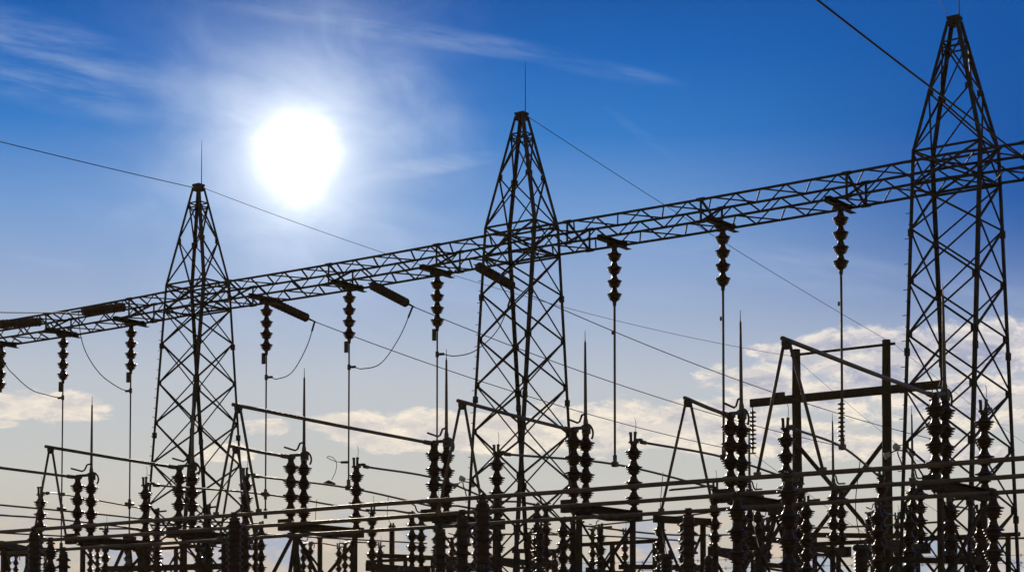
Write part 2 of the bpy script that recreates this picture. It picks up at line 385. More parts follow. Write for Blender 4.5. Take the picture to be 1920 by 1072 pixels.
for i, (px, py, pe) in enumerate(drops):
    o = hp if i == 0 else copy_tree(hp); p = at(px, py, 0); o.location = (p.x, 0, HZ); hang.append(p.x)
    tag(o, 'brown stacked insulator hanging under the truss, ' + wh[i], 'insulator', 'insulators hanging under the truss')
    if 1 <= i <= 5:
        m = MB(); m.box((-.07, -.04, -1.66), (.085, .07, .30)); m.build('weight_box', 'cast', o)
    if i == 0: continue
    ze = at(px, pe, 0).z
    m = MB(); m.tube([(p.x, 0, HZ - 1.52), (p.x, 0, ze)], .028 if i > 5 else .022, 10)
    if i < 6:
        c = {1: 745, 2: 732, 3: 707, 4: 688, 5: 664}[i]; m.tube([(p.x, 0, at(px, c, 0).z + .07), (p.x, 0, at(px, c, 0).z - .07)], .045, 8)
    else: m.box((p.x - .05, 0, at(px, {6: 623, 7: 597, 8: 569}[i], 0).z), (.05, .05, .09))
    m.tube([(p.x, 0, ze + .22), (p.x, 0, ze - .05)], .05, 8)
    if i in (1, 2, 3):
        c = at(px, {1: 953, 2: 944, 3: 926}[i], 0).z; m.tube([(p.x, 0, c + .14), (p.x, 0, c - .14)], .045, 8); m.tube([(p.x, -.16, c), (p.x, .16, c)], .045, 8)
    tag(m.build('drop_rod', 'tube'), 'vertical rod below the hanging insulator ' + wh[i], 'drop rod', 'vertical drop rods under the truss')

# ------------------------------------------------------------------ three rigid bus tubes in front, on post insulators
BZ = 4.74; BY = [(-12.566, 'highest and nearest'), (-10.422, 'middle'), (-8.228, 'lowest and farthest')]
for k, (y, w) in enumerate(BY):
    m = MB(); xs = [-24 + i * 2.0 for i in range(23)]
    m.tube([(a, y, BZ - .012 * math.sin((a + 3) * 1.07) ** 2) for a in xs], .037, 14)
    t = m.build('bus_tube', 'tube'); tag(t, 'long horizontal bus tube crossing the whole foreground, %s of the three' % w, 'bus tube', 'three long bus tubes in front')
def post(xx, y, style, label):
    t = empty('post_insulator', (xx, y, 0), label, 'post insulator', 'insulators carrying the front bus tubes')
    m = MB(); zt = BZ - .10
    if style == 0:
        stack(m, (0, 0, zt), 4, .18, .36, 22); zb = zt - 1.44
    elif style == 1:
        zb = zt - 1.5; m.lathe((0, 0, zt), (0, 0, -1), ribbed(.165, 1.5, .125, .68), 22)
    else:
        zb = zt - 1.5
        for q in range(2): m.lathe((0, 0, zt - q * .75), (0, 0, -1), ribbed(.175, .75, .17, .6), 22)
    m.build('porcelain_stack', 'porc', t)
    m = MB(); m.box((0, 0, zt + .02), (.16, .12, .04)); m.box((0, 0, BZ - .005), (.10, .05, .10)); m.tube([(-.05, 0, BZ), (.05, 0, BZ)], .055, 12)
    for s in (-1, 1): m.tube([(s * .03, -.05, BZ + .05), (s * .03, -.05, BZ - .09)], .01, 6)
    m.build('tube_clamp', 'cast', t)
    m = MB(); m.box((0, 0, zb - .04), (.44, .36, .08)); m.box((0, 0, zb / 2 - .02), (.30, .30, zb - .12)); m.box((0, 0, .02), (.5, .5, .04)); m.build('pedestal', 'rust', t)
sup = [(0, 65, 990, 1, 'ribbed post insulator under the nearest tube, at the lower left corner'), (0, 440, 964, 1, 'ribbed post insulator under the nearest tube, left of the left tower leg'),
       (0, 905, 930, 1, 'tall ribbed post insulator under the nearest tube, left of the middle tower'), (0, 1478, 890, 0, 'large stacked post insulator under the nearest tube, right of centre'),
       (1, 95, 1011, 0, 'stacked post insulator under the middle tube at lower left'), (1, 457, 989, 2, 'post insulator under the middle tube, half behind the ribbed one'),
       (1, 867, 960, 2, 'thick shedded post insulator under the middle tube, beside the ribbed one'), (1, 1382, 925, 0, 'stacked post insulator under the middle tube below the switch pair right of centre'),
       (2, 119, 1028, 2, 'short post insulator under the lowest tube at lower left'), (2, 424, 1008, 2, 'short post insulator under the lowest tube near the left tower'),
       (2, 826, 986, 2, 'domed post insulator under the lowest tube, left of the middle tower'), (2, 1291, 958, 2, 'ribbed post insulator under the lowest tube, right of the middle tower'),
       (2, 1862, 922, 0, 'stacked post insulator under the lowest tube at the right edge')]
for k, px, py, st, l in sup:
    post(at(px, py, BY[k][0]).x, BY[k][0], st, l)

# ------------------------------------------------------------------ vertical break switches
def make_switch(s, up, tall=1.0, seg=18, n=4):
    "hinge at the origin, jaw at s*1.85 in Y; z=0 is the top of the base beam"
    t = empty('disconnect_switch', (0, 0, 0)); top = n * .33 + .10
    m = MB(); m.chan((0, -s * .72, -.10), (0, s * 2.02, -.10), .17, .16, .016); m.box((0, -s * .64, -.10), (.30, .14, .26)); m.box((0, s * 1.90, -.12), (.28, .16, .24))
    m.bar((-.10, -s * .3, -.20), (-.02, s * .9, -.26), .06, .08); m.bar((.10, s * 1.9, -.20), (.02, s * .9, -.26), .06, .08)
    m.build('base_beam', 'rust', t)
    for y in (-s * .44, 0, s * 1.85):
        m = MB(); stack(m, (0, y, top - .02), n, .19, .33, seg); m.tube([(0, y, 0), (0, y, .09)], [.09, .06], 12); m.tube([(0, y, top - .02), (0, y, top + .02)], .075, 12)
        m.build('insulator', 'porc', t)
    m = MB(); z = top + .04
    m.box((0, -s * .44, z), (.14, .16, .05)); m.bar((.03, -s * .50, z + .04), (.03, -s * .02, z + .11), .05, .07); m.bar((-.04, -s * .40, z + .02), (-.04, -s * .02, z + .14), .04, .05)
    m.tube([(0, -s * .66, z + .22), (0, -s * .30, z + .18), (0, -s * .22, z + .22), (0, -s * .14, z + .36), (0, 0, z + .40)], .022, 8)
    m.box((0, s * .02, z + .08), (.13, .14, .18)); m.tube(bez([(.05, s * .02, z + .18), (.05, s * .16, z + .17), (.05, s * .26, z + .02), (.05, s * .15, z - .10)], 10), .022, 8)
    m.box((0, -s * .62, z + .03), (.07, .22, .05))
    m.build('hinge_arm', 'cast', t)
    m = MB()
    if up:
        L = 1.90 * tall; m.tube([(0, 0, z + .05), (.0, 0, z + .25), (-.01, .01, z + .32), (-.02, .02, z + L * .6), (-.03, .03, z + L)], [.055, .05, .036, .030, .021], 10)
        tip = MB(); tip.tube([(-.03, .03, z + L), (-.032, .032, z + L + .05), (-.035, .035, z + L + .24)], [.018, .009, .006], 6)
    else:
        m.tube([(0, 0, z + .12), (0, s * .9, z + .15), (0, s * 1.88, z + .08)], [.035, .03, .026], 10)
    bl = m.build('blade', 'tube', t)
    if up: tip.build('arcing_tip', 'cast', bl)
    m = MB(); y = s * 1.85
    for q in (-.05, .05): m.bar((q, y - s * .03, z), (q * 1.1, y - s * .03, z + .19), .035, .05); m.box((q * 1.2, y - s * .03, z + .20), (.045, .06, .045))
    m.box((0, y, z), (.17, .15, .04)); m.tube([(.02, y, z + .05), (.02, y + s * .18, z + .07)], .03, 8); m.box((.02, y + s * .22, z + .07), (.07, .12, .06))
    m.tube(bez([(.04, y, z + .22), (.06, y, z + .35), (.07, y, z + .42), (.03, y, z + .50)], 6), .006, 5)
    m.build('jaw', 'cast', t)
    return t
def make_stand(s, h):
    t = empty('switch_stand', (0, 0, 0)); 
    ys = (-s * .25, s * 1.80)
    for y in ys:
        m = MB(); m.bar((0, y, .02), (0, y, h - .24), .095, .095, (1, 0, 0)); m.box((0, y, .03), (.34, .34, .05)); m.box((0, y, h - .22), (.26, .2, .03)); m.build('column', 'rust', t)
    m = MB(); zs = [h - .35, h - 2.1, .5]
    for a, b in zip(zs, zs[1:]):
        m.angle((.02, ys[0], a), (.02, ys[1], b), .06, .008); m.angle((-.02, ys[1], a), (-.02, ys[0], b), .06, .008, None, -1, 1)
    m.angle((0, ys[0], zs[1]), (0, ys[1], zs[1]), .06, .008); m.build('bracing', 'rust', t)
    return t
def put(o, loc, **kw):
    o.location = loc; tag(o, **kw); return o
ZB = 5.28
sw_up = make_switch(1, True); st1 = make_stand(1, ZB)
swx = [-9.405 - 4.1 if False else -9.405 - (DX - 2 * 3.6613)] + [-9.405 + (j // 3) * DX + (j % 3) * 3.6613 for j in range(7)]
sl_ = ['mostly cut off by the left edge of the photo', 'leftmost complete one in front, beside the thin left rods', 'in front of the left tower shaft', 'between the left tower and the looped jumper',
       'just left of the middle tower behind the A-frame', 'just right of the middle tower', 'right of centre where the right long arm ends', 'in front of the nearest tower']
for j, X in enumerate(swx):
    o = sw_up if j == 0 else copy_tree(sw_up)
    put(o, (X, -5.74, ZB), label='raised blade switch, ' + sl_[j], cat='switch', group='raised blade switches in front of the truss')
    o = st1 if j == 0 else copy_tree(st1)
    put(o, (X, -5.74, 0), label='braced stand of the switch ' + sl_[j], cat='steel stand', group='stands of the front switches')
# second row beyond the truss, turned round: jaw near, hinge far
JY = 3.9; base = at(1340, 884, JY).x; ZB2 = 5.05
gaps = [0, at(1500, 884, JY).x - base, at(1652, 870, JY).x - base]
s_up, s_cl, st2 = make_switch(-1, True, .92, 14), make_switch(-1, False, 1, 14), make_stand(-1, ZB2); first = {True: s_up, False: s_cl}; fs = True
names = [('far left', 'middle left', 'left of the middle tower'), ]
back = ['past the thin left rods', 'seen through the left tower shaft', 'just right of the left tower', 'left of the looped lead', 'behind the A-frame left of the middle tower', 'seen through the middle tower',
        'right of the middle tower by the sloping arm', 'beside the left wooden pole', 'between the right wooden pole and the nearest tower']
k = 0
for gI in (-2, -1, 0):
    for ph in range(3):
        X = base + gaps[ph] + gI * DX; up = gI == 0
        src = first[up]; o = src if not src.get('used') else copy_tree(src); src['used'] = 1
        put(o, (X, JY + 1.85, ZB2), label='switch beyond the truss, %s, %s' % ('blade raised' if up else 'blade closed', back[k]), cat='switch', group='switches standing beyond the truss')
        o = st2 if fs else copy_tree(st2); fs = False
        put(o, (X, JY + 1.85, 0), label='stand of the switch beyond the truss, ' + back[k], cat='steel stand', group='stands of the switches beyond the truss')
        k += 1
for o in bpy.data.objects:
    if 'used' in o: del o['used']
# third row, far off
far = [(30, 1036), (183, 1011), (395, 1004), (582, 1012), (660, 1010), (860, 1000), (1005, 990), (1123, 983), (1290, 975), (1440, 965), (1640, 952), (1785, 942)]
fw_ = ['at the lower left corner', 'low at the left under the long base beam', 'low behind the left tower feet', 'low between the left tower and the brace fan', 'low left of the looped rod', 'low behind the ribbed posts',
       'low behind the middle tower', 'low right of the middle tower against blue cloud', 'low behind the square posts right of centre', 'low behind the switch pair right of centre', 'low by the right wooden pole', 'low behind the nearest tower']
f3, st3 = make_switch(1, False, 1, 12), None
for j, (px, py) in enumerate(far):
    p = at(px, py, 22.0); h = p.z - 1.7
    o = f3 if j == 0 else copy_tree(f3); put(o, (p.x, 22 - .0, h), label='distant small closed switch, ' + fw_[j], cat='switch', group='distant switches')
    if st3 is None: st3 = make_stand(1, h); hh = h; o = st3
    else: o = copy_tree(st3)
    o.scale = (1, 1, h / hh); put(o, (p.x, 22, 0), label='stand under the distant switch ' + fw_[j], cat='steel stand', group='stands of the distant switches')

# ------------------------------------------------------------------ A-frame risers on the bus tubes with the arms to the switches
def aframe(px, py, k, j, extra=0, label=''):
    y = BY[k][0]; p = at(px, py, y) if px is not None else None
    return p
AP = {('A', 0): at(447, 760, BY[0][0]), ('A', 1): at(1475, 637, BY[0][0]), ('B', 0): at(95, 838, BY[1][0]), ('B', 1): at(867, 753, BY[1][0]), ('C', 0): at(442, 838, BY[2][0]), ('C', 1): at(1290, 748, BY[2][0])}
AP[('A', -1)] = AP[('A', 0)] - Vector((DX, 0, 0))
feet = {('A', 0): (405, 966, 485, 959), ('A', 1): (1420, 893, 1543, 884), ('B', 0): (62, 1015, 124, 1009), ('B', 1): (822, 963, 905, 958), ('C', 0): (412, 1009, 478, 1004), ('C', 1): (1240, 962, 1337, 955)}
target = {('A', -1): 1, ('B', 0): 2, ('C', 0): 3, ('A', 0): 4, ('B', 1): 5, ('C', 1): 6, ('A', 1): 7}
an = {('A', -1): 'entering from the left edge', ('B', 0): 'at the far left', ('C', 0): 'by the left tower, lower of two', ('A', 0): 'by the left tower, higher of two', ('B', 1): 'left of the middle tower', ('C', 1): 'right of centre', ('A', 1): 'tallest one near the wooden poles'}
for key, p in AP.items():
    kk = 'ABC'.index(key[0]); y = BY[kk][0]
    if key in feet: a = feet[key]; f1 = at(a[0], a[1], y).x; f2 = at(a[2], a[3], y).x
    else: f1, f2 = p.x - .62, p.x + .62
    t = empty('a_frame_riser', (p.x, y, BZ), 'two-legged tube A-frame on a bus tube, ' + an[key], 'a-frame', 'A-frames on the bus tubes')
    for fx, s in ((f1, -1), (f2, 1)):
        m = MB(); m.tube([(fx - p.x, 0, .03), (s * .05, 0, p.z - BZ - .06)], .026, 10); m.box((fx - p.x, 0, .04), (.10, .06, .07)); m.build('leg', 'tube', t)
    m = MB(); m.box((0, 0, p.z - BZ - .05), (.14, .08, .07)); m.box((0, 0, p.z - BZ - .11), (.09, .1, .06)); m.build('top_clamp', 'cast', t)
    X = swx[target[key]]; q = Vector((X, -6.18 - .18, ZB + 1.42 + .05))
    m = MB(); d = (p - q).normalized(); m.tube([p + d * .16, p, p.lerp(q, .5) - Vector((0, 0, .01)), q], .036, 12); m.tube([q - d * .02, q + d * .16], .05, 10)
    tag(m.build('arm_tube', 'tube'), 'tube arm from the A-frame %s' % an[key], 'bus tube', 'tubes from A-frames to switches')

# ------------------------------------------------------------------ tubes from the front jaws under the truss to the second row
ends = {0: None, 1: 0, 2: 1, 3: 2, 4: 3, 5: 4, 6: 5, 7: None}
jt = ZB + 1.42 + .07
pairs = [(1, 3, 0), (2, 4, 1), (3, 5, 2), (4, 6, 0), (5, 7, 1), (6, 8, 2)]
for s_, h_, ph in pairs:
    gI = -1 if s_ < 4 else 0
    a = Vector((swx[s_] + .03, -3.89 + .25, jt)); ze = at(drops[h_][0], 926 if h_ == 3 else drops[h_][2], 0).z; b = Vector((hang[h_], 0, ze)); 
    c = Vector((base + gaps[ph] + gI * DX, JY - .15, ZB2 + 1.50))
    m = MB(); m.tube(through([a, b, c]), .027, 10); m.tube([a, a.lerp(b, .05)], .045, 8); m.box(b, (.12, .14, .12))
    tag(m.build('link_tube', 'tube'), 'thin tube under the truss at the drop rod ' + wh[h_], 'bus tube', 'tubes passing under the truss')
for s_, h_, gI, ph in ((0, 1, -2, 0), ):
    b = at(117, 926, 0)
    m = MB(); m.tube(through([(swx[0], -3.7, jt), b, at(275, 954, JY)]), .024, 8); m.box(b, (.1, .12, .1))
    tag(m.build('link_tube', 'tube'), 'thin tube passing under the truss at the two left drop rods', 'bus tube', 'tubes passing under the truss')
lines = [((0, 946, -2), (222, 967, 2), (330, 982, 4), 'upper thin bar sloping across the lower left corner'), ((0, 965, -3), (120, 974, 0), (320, 998, 5), 'lower thin bar sloping across the lower left corner'),
         ((0, 998, 2), (250, 1012, 8), (480, 1030, 14), 'lowest thin bar behind the stands at left'), ((480, 1000, 6), (620, 1008, 10), (800, 1018, 16), 'thin bar low between the stands left of centre'),
         ((880, 1000, 10), (1100, 1003, 14), (1270, 1012, 18), 'thin bar low behind the middle tower'), ((1085, 984, 8), (1262, 1002, 12), (1440, 1000, 18), 'thin bar low behind the square posts'),
         ((1108, 985, 16), (1255, 970, 16), (1330, 960, 16), 'short thin bar rising right of the middle tower'), ((1500, 1020, 8), (1700, 1012, 8), (1925, 1008, 8), 'long thin bar low behind the nearest tower'),
         ((1500, 990, 10), (1640, 985, 10), (1760, 978, 10), 'thin level bar behind the right wooden pole'), ((1255, 918, 2), (1300, 914, 2), (1334, 910, 2), 'short level bar beside the A-frame right of centre')]
for a, b, c, l in lines:
    m = MB(); m.tube(through([at(*a), at(*b), at(*c)]), .028, 8); tag(m.build('thin_bar', 'tube'), l, 'metal bar', 'thin bars low in the yard')

# ------------------------------------------------------------------ heavy beams and square posts low in the yard
def portal(x0, y0, x1, y1, Y0, Y1, label, w=.13, legs=True, brace=True):
    a, b = at(x0, y0, Y0), at(x1, y1, Y1); b.z = a.z; t = empty('support_frame', ((a.x + b.x) / 2, (a.y + b.y) / 2, 0), label, 'steel frame', 'low support frames'); o = t.location
    a, b = a - o, b - o
    m = MB(); m.bar(a, b, w, w); m.build('cross_beam', 'rust', t)
    cs = [a.lerp(b, .12), a.lerp(b, .88)]
    for c in cs: m = MB(); m.bar((c.x, c.y, .02), (c.x, c.y, a.z - w / 2), .10, .10, (1, 0, 0)); m.box((c.x, c.y, .02), (.4, .4, .04)); m.build('column', 'rust', t)
    m = MB(); h = a.z - w / 2
    m.angle((cs[0].x, cs[0].y, h - .1), (cs[1].x, cs[1].y, h - 2.4), .07, .009); m.angle((cs[1].x, cs[1].y + .03, h - .1), (cs[0].x, cs[0].y + .03, h - 2.4), .07, .009); m.build('bracing', 'rust', t)
    return t
portal(0, 1018, 60, 1024, -9.5, -7.5, 'heavy beam frame cut by the left edge between the bus tubes')
portal(690, 1040, 860, 1052, 6, 9, 'heavy low beam frame left of the ribbed posts')
portal(200, 1066, 420, 1068, -2, -1, 'heavy low beam frame at the foot of the left tower', .16)
portal(960, 1032, 1050, 1040, 8, 9, 'low beam frame seen through the middle tower')
portal(1160, 1062, 1320, 1066, 6, 7.5, 'low beam frame carrying the row right of the middle tower')
portal(1400, 1008, 1500, 1014, 3, 5, 'low beam frame behind the large stacked post')
portal(1655, 1048, 1840, 1052, 1, 3, 'heavy low beam frame at the nearest tower')
portal(1505, 1002, 1690, 1006, 8, 10, 'level beam frame between the two wooden poles')
portal(1228, 972, 1330, 975, -1, .5, 'tall square posts with a cross beam right of the middle tower', .16)

def xbay(pts, Y, label, w=.10):
    "row of posts tied by X bracing under a light rail"
    P_ = [at(a, b, Y) for a, b in pts]; z = sum(p.z for p in P_) / len(P_); t = empty('braced_frame', (P_[0].x, Y, 0), label, 'steel frame', 'braced light frames'); X0 = P_[0].x
    m = MB(); m.bar((-.3, 0, z), (P_[-1].x - X0 + .3, 0, z), .08, .10); m.build('rail', 'rust', t)
    for p in P_: m = MB(); m.bar((p.x - X0, 0, .02), (p.x - X0, 0, z - .05), w, w, (1, 0, 0)); m.box((p.x - X0, 0, .02), (.34, .34, .04)); m.build('post', 'rust', t)
    for a, b in zip(P_, P_[1:]):
        m = MB(); a_, b_ = a.x - X0, b.x - X0; h = min(abs(b_ - a_) * 1.25, z / 2 - .3)
        for k in range(2):
            u_, l_ = z - .1 - k * h, z - .1 - (k + 1) * h
            m.angle((a_, -.06, u_), (b_, -.06, l_), .055, .008); m.angle((b_, .06, u_), (a_, .06, l_), .055, .008, None, -1, 1)
        m.build('bracing', 'rust', t)
xbay([(1513, 1020), (1561, 1018), (1642, 1014)], 4.5, 'light braced posts between the large stacked post and right wooden pole')
xbay([(1085, 1022), (1148, 1018), (1228, 1012)], 4.6, 'light braced posts right of the middle tower foot')
xbay([(700, 1052), (760, 1048), (812, 1046)], 11, 'light braced posts left of the ribbed posts')
xbay([(262, 1030), (330, 1026), (392, 1022)], 5, 'light braced posts inside the left tower feet')
xbay([(1710, 1012), (1790, 1006), (1890, 1000)], 6, 'light braced posts behind the nearest tower')
def fan(px, py, Y, sp, label):
    p = at(px, py, Y); t = empty('brace_trestle', (p.x, Y, 0), label, 'steel trestle', 'splayed trestles')
    m = MB(); m.box((0, 0, p.z), (.3, .3, .16)); m.build('head', 'rust', t)
    for a, b in ((-1, -.6), (-1, .6), (1, -.6), (1, .6)):
        m = MB(); m.angle((a * .06, b * .1, p.z - .08), (a * sp, b * sp, .02), .09, .012); m.build('leg', 'rust', t)
fan(553, 1003, 1.0, 2.6, 'splayed four-legged trestle just right of the left tower')
fan(1455, 960, 4.0, 2.6, 'splayed four-legged trestle beside the large stacked post')
fan(243, 1010, 3.0, 2.4, 'splayed trestle under the base beam left of the left tower')

# ------------------------------------------------------------------ surge arresters and bushings at the bottom
def arrester(px, py, Y, r, label, dome=False, wire=None):
    p = at(px, py, Y); t = empty('surge_arrester', (p.x, Y, 0), label, 'arrester', 'ribbed arresters along the bottom')
    m = MB(); h = 1.5; m.lathe((0, 0, p.z - .10), (0, 0, -1), ribbed(r * .92, h, .075, .8), 22); m.build('ribbed_housing', 'porc', t)
    m = MB()
    if dome: m.lathe((0, 0, p.z), (0, 0, -1), [(0, .01), (.02, r * .4), (.05, r * .7), (.10, r * .85), (.20, r * .9)], 18)
    else: m.lathe((0, 0, p.z), (0, 0, -1), [(0, r * .95), (.01, r * 1.05), (.08, r * 1.05), (.12, r * .85)], 18); m.box((r * .5, 0, p.z + .04), (.04, .06, .08)); m.box((-r * .5, 0, p.z + .04), (.04, .06, .08))
    m.build('cap', 'cast', t)
    m = MB(); m.box((0, 0, (p.z - 1.6) / 2), (.26, .26, p.z - 1.6)); m.box((0, 0, p.z - 1.62), (.42, .42, .05)); m.build('pedestal', 'rust', t)
    if wire:
        m = MB(); q = at(*wire[:3]) ; m.tube(through([q, q.lerp(p, .5) + Vector((-.12, 0, -.1)), p + Vector((0, 0, -.02))]), .010, 6)
        tag(m.build('lead_wire', 'cable'), 'thin loose wire down to the ' + label, 'wire', 'loose wires to the arresters')
arrester(1615, 1021, -3, .17, 'wide ribbed arrester between the wooden poles', wire=(1613, 860, -1))
arrester(1425, 1031, -3, .15, 'ribbed arrester left of the large stacked post', wire=(1419, 905, 2))
arrester(1250, 1038, -3, .16, 'flat capped arrester near the square posts', wire=(1243, 885, 1.5))
arrester(1328, 1040, -3, .10, 'slim dome topped arrester right of the square posts', True)
arrester(1168 + 510, 1058, -2, .12, 'slim arrester right of the right wooden pole', True)
arrester(752, 1060, 0, .10, 'slim round topped arrester left of the ribbed posts', True)
arrester(735, 984, 12, .12, 'plain slim arrester column left of the brown posts', False, (728, 930, 3))
arrester(600, 1004, 10, .11, 'slim arrester column near the brace fan', False, (594, 936, 3))
arrester(1040, 1046, -1, .10, 'small arrester just right of the middle tower foot', True)

def column(px, py, Y, n, r, label):
    p = at(px, py, Y); t = empty('standing_insulator', (p.x, Y, 0), label, 'insulator', 'standing insulators low in the yard')
    m = MB(); stack(m, (0, 0, p.z - .08), n, r, .33, 16); m.build('porcelain_stack', 'porc', t)
    m = MB(); m.tube([(0, 0, p.z - .08), (0, 0, p.z)], .06, 10); m.box((.05, 0, p.z + .06), (.04, .06, .16)); m.box((-.05, 0, p.z + .05), (.04, .06, .14)); m.bar((.05, 0, p.z + .02), (.30, .10, p.z + .04), .04, .05); m.build('terminal', 'cast', t)
    m = MB(); h = p.z - .08 - n * .33; m.box((0, 0, h / 2), (.14, .14, h)); m.box((0, 0, h - .03), (.3, .26, .06)); m.box((0, 0, .02), (.34, .34, .04)); m.build('pedestal', 'rust', t)
for a in [(295, 960, 2.5, 4, .17, 'standing insulator inside the left tower, left one of two'), (391, 952, 1.5, 5, .18, 'thick standing insulator inside the left tower, right one of two'),
          (490, 985, 2, 4, .17, 'standing insulator just right of the left tower leg'), (772, 1010, 7, 3, .16, 'low standing insulator left of the ribbed posts'),
          (1012, 985, 3.2, 4, .17, 'standing insulator low inside the middle tower'), (1056, 978, 1, 4, .19, 'standing insulator right of the middle tower leg, nearer of a close pair'),
          (1074, 981, 2.4, 4, .18, 'standing insulator right of the middle tower leg, farther of a close pair'), (1237, 976, 2, 4, .16, 'standing insulator half behind the square post'),
          (1126, 990, 4, 4, .16, 'lone standing insulator against the blue gap right of the middle tower'), (1392, 955, 2.0, 5, .20, 'thick standing insulator under the switch pair right of centre'),
          (1646, 950, 1.2, 5, .21, 'thick standing insulator just left of the right wooden pole'), (1704, 962, 2.0, 4, .20, 'standing insulator right of the right wooden pole'),
          (1782, 938, .8, 5, .21, 'thick standing insulator inside the nearest tower, left one'), (1836, 955, 1.8, 4, .17, 'slimmer standing insulator inside the nearest tower, right one'),
          (1512, 940, 1.0, 5, .20, 'thick standing insulator just right of the large stacked post')]: column(*a)

# ------------------------------------------------------------------ strain strings and line conductors
def strain(p, q, label, nd=12):
    p, q = Vector(p), Vector(q); d = (q - p); L = d.length; d.normalize(); t = empty('strain_insulator', p, label, 'insulator string', 'tension insulator strings on the truss')
    m = MB(); pit = (L - .35) / nd
    for i in range(nd):
        m.lathe(d * (.17 + i * pit), d, [(0, .028), (pit * .35, .038), (pit * .50, .12), (pit * .55, .135), (pit * .60, .128), (pit * .62, .045), (pit, .028)], 16)
    m.build('porcelain_discs', 'porc', t)
    m = MB(); m.tube([(0, 0, 0), d * .18], .022, 8); m.tube([d * (L - .19), d * (L - .02)], .028, 8); m.tube([d * (L - .06), d * (L + .30)], [.032, .02], 8); m.build('end_fitting', 'cast', t)
    return t
HY = 24.0
# wooden H-frame first, so the wires can end on it
pl, pr = at(1493, 655, HY), at(1661, 637, HY)
zc = at(1590, 737, HY).z
hf = empty('wooden_h_frame', ((pl.x + pr.x) / 2, HY, 0), 'wooden two-pole frame with heavy crossbeam behind the yard, left of the nearest tower', 'pole frame'); ho = hf.location.copy()
for p in (pl, pr):
    m = MB(); n_ = 14; m.tube([Vector((p.x - ho.x + random.uniform(-.012, .012), random.uniform(-.01, .01), p.z * i / n_)) for i in range(n_ + 1)], [.235 - .085 * i / n_ + random.uniform(-.004, .006) for i in range(n_ + 1)], 14); m.build('pole', 'wood', hf)
a, b = at(1407, 753, HY - .25), at(1768, 723, HY - .25); zc = (a.z + b.z) / 2
m = MB(); m.bar((a.x - ho.x, -.25, zc), (b.x - ho.x, -.25, zc), .12, .30); m.box((at(1467, 742, HY).x - ho.x, -.25, zc + .22), (.42, .12, .15)); m.build('crossbeam', 'wood', hf)
a, b = at(1483, 664, HY - .2), at(1678, 646, HY - .2)
m = MB(); m.tube([(a.x - ho.x, -.2, (a.z + b.z) / 2), (b.x - ho.x, -.2, (a.z + b.z) / 2)], .05, 10); m.build('top_arm', 'wood', hf); ztop = (a.z + b.z) / 2
z1, z2 = at(1493, 828, HY).z, at(1661, 820, HY).z
m = MB()
for (xa, za, xb, zb) in ((pl.x, z1, pr.x, z1 - 4.1), (pr.x, z1, pl.x, z1 - 4.1), (pl.x, z1 - 4.5, pr.x, z1 - 8.4), (pr.x, z1 - 4.5, pl.x, z1 - 8.4)):
    m.bar((xa - ho.x, -.22 if xa == pl.x else .22, za), (xb - ho.x, -.22 if xa == pl.x else .22, zb), .08, .14)
m.build('cross_brace', 'wood', hf)
def hstring(px, label):
    p = at(px, 745, HY - .25); t = empty('suspension_insulator', (p.x, HY - .25, zc - .15), label, 'insulator string', 'strings hanging from the wooden crossbeam')
    m = MB(); m.tube([(0, 0, 0), (0, 0, -.12)], .02, 8)
    for i in range(9): m.lathe((0, 0, -.12 - i * .165), (0, 0, -1), [(0, .03), (.05, .05), (.07, .13), (.09, .14), (.11, .12), (.12, .05), (.165, .03)], 12)
    m.build('porcelain_discs', 'porc', t); m = MB(); m.tube([(0, 0, -1.6), (0, 0, -1.74)], .03, 8); m.tube([(-.12, 0, -1.74), (.12, 0, -1.74)], .03, 8); m.build('clamp', 'cast', t)
    return Vector((p.x, HY - .25, zc - .15 - 1.75))
h1 = hstring(1411, 'small disc string hanging from the left end of the wooden crossbeam')
h2 = hstring(1577, 'small disc string hanging between the two wooden poles')
h3 = hstring(1748, 'small disc string hanging from the right end of the wooden crossbeam')
def wire(pts, r, label, name='conductor_wire', cat='wire', group='overhead wires'):
    m = MB(); m.tube(pts, r, 6); return tag(m.build(name, 'cable'), label, cat, group)
jj = [((497, 560), (582, 599), h1, 3, 707, 'right of the left tower'), ((691, 531), (768, 571), h2, 4, 688, 'in the middle of the left span'), ((890, 496), (966, 539), h3, 5, 664, 'crossing the middle tower')]
for (a, b, h, hi, cy, l) in jj:
    p = at(*a, .55); q = at(*b, .55 + 2.35); strain(p, q, 'slanting tension insulator string ' + l)
    e = q + (q - p).normalized() * .3
    wire(sag(e, h, .35), .013, 'line wire from the slanting string %s' % l)
    X = hang[hi]; z = at(drops[hi][0], cy, 0).z
    pp = {3: [(590, 603, 2.7), (575, 650, 2.2), (548, 697, 1.2), (520, 710, .5)], 4: [(774, 574, 2.7), (750, 630, 2.1), (715, 680, 1.2), (680, 691, .5)], 5: [(962, 547, 2.7), (935, 615, 2.0), (893, 656, 1.2), (855, 667, .5)]}[hi]
    m = MB(); c = through([at(*v) for v in pp] + [Vector((X + .14, 0.05, z))]); m.tube(c, .013, 6); m.tube([(X, 0, z), (X + .18, .06, z)], .035, 8); m.tube(c[:4], .028, 6)
    tag(m.build('jumper_cable', 'cable'), 'curved jumper from the slanting string %s' % l, 'jumper', 'drooping jumper cables')
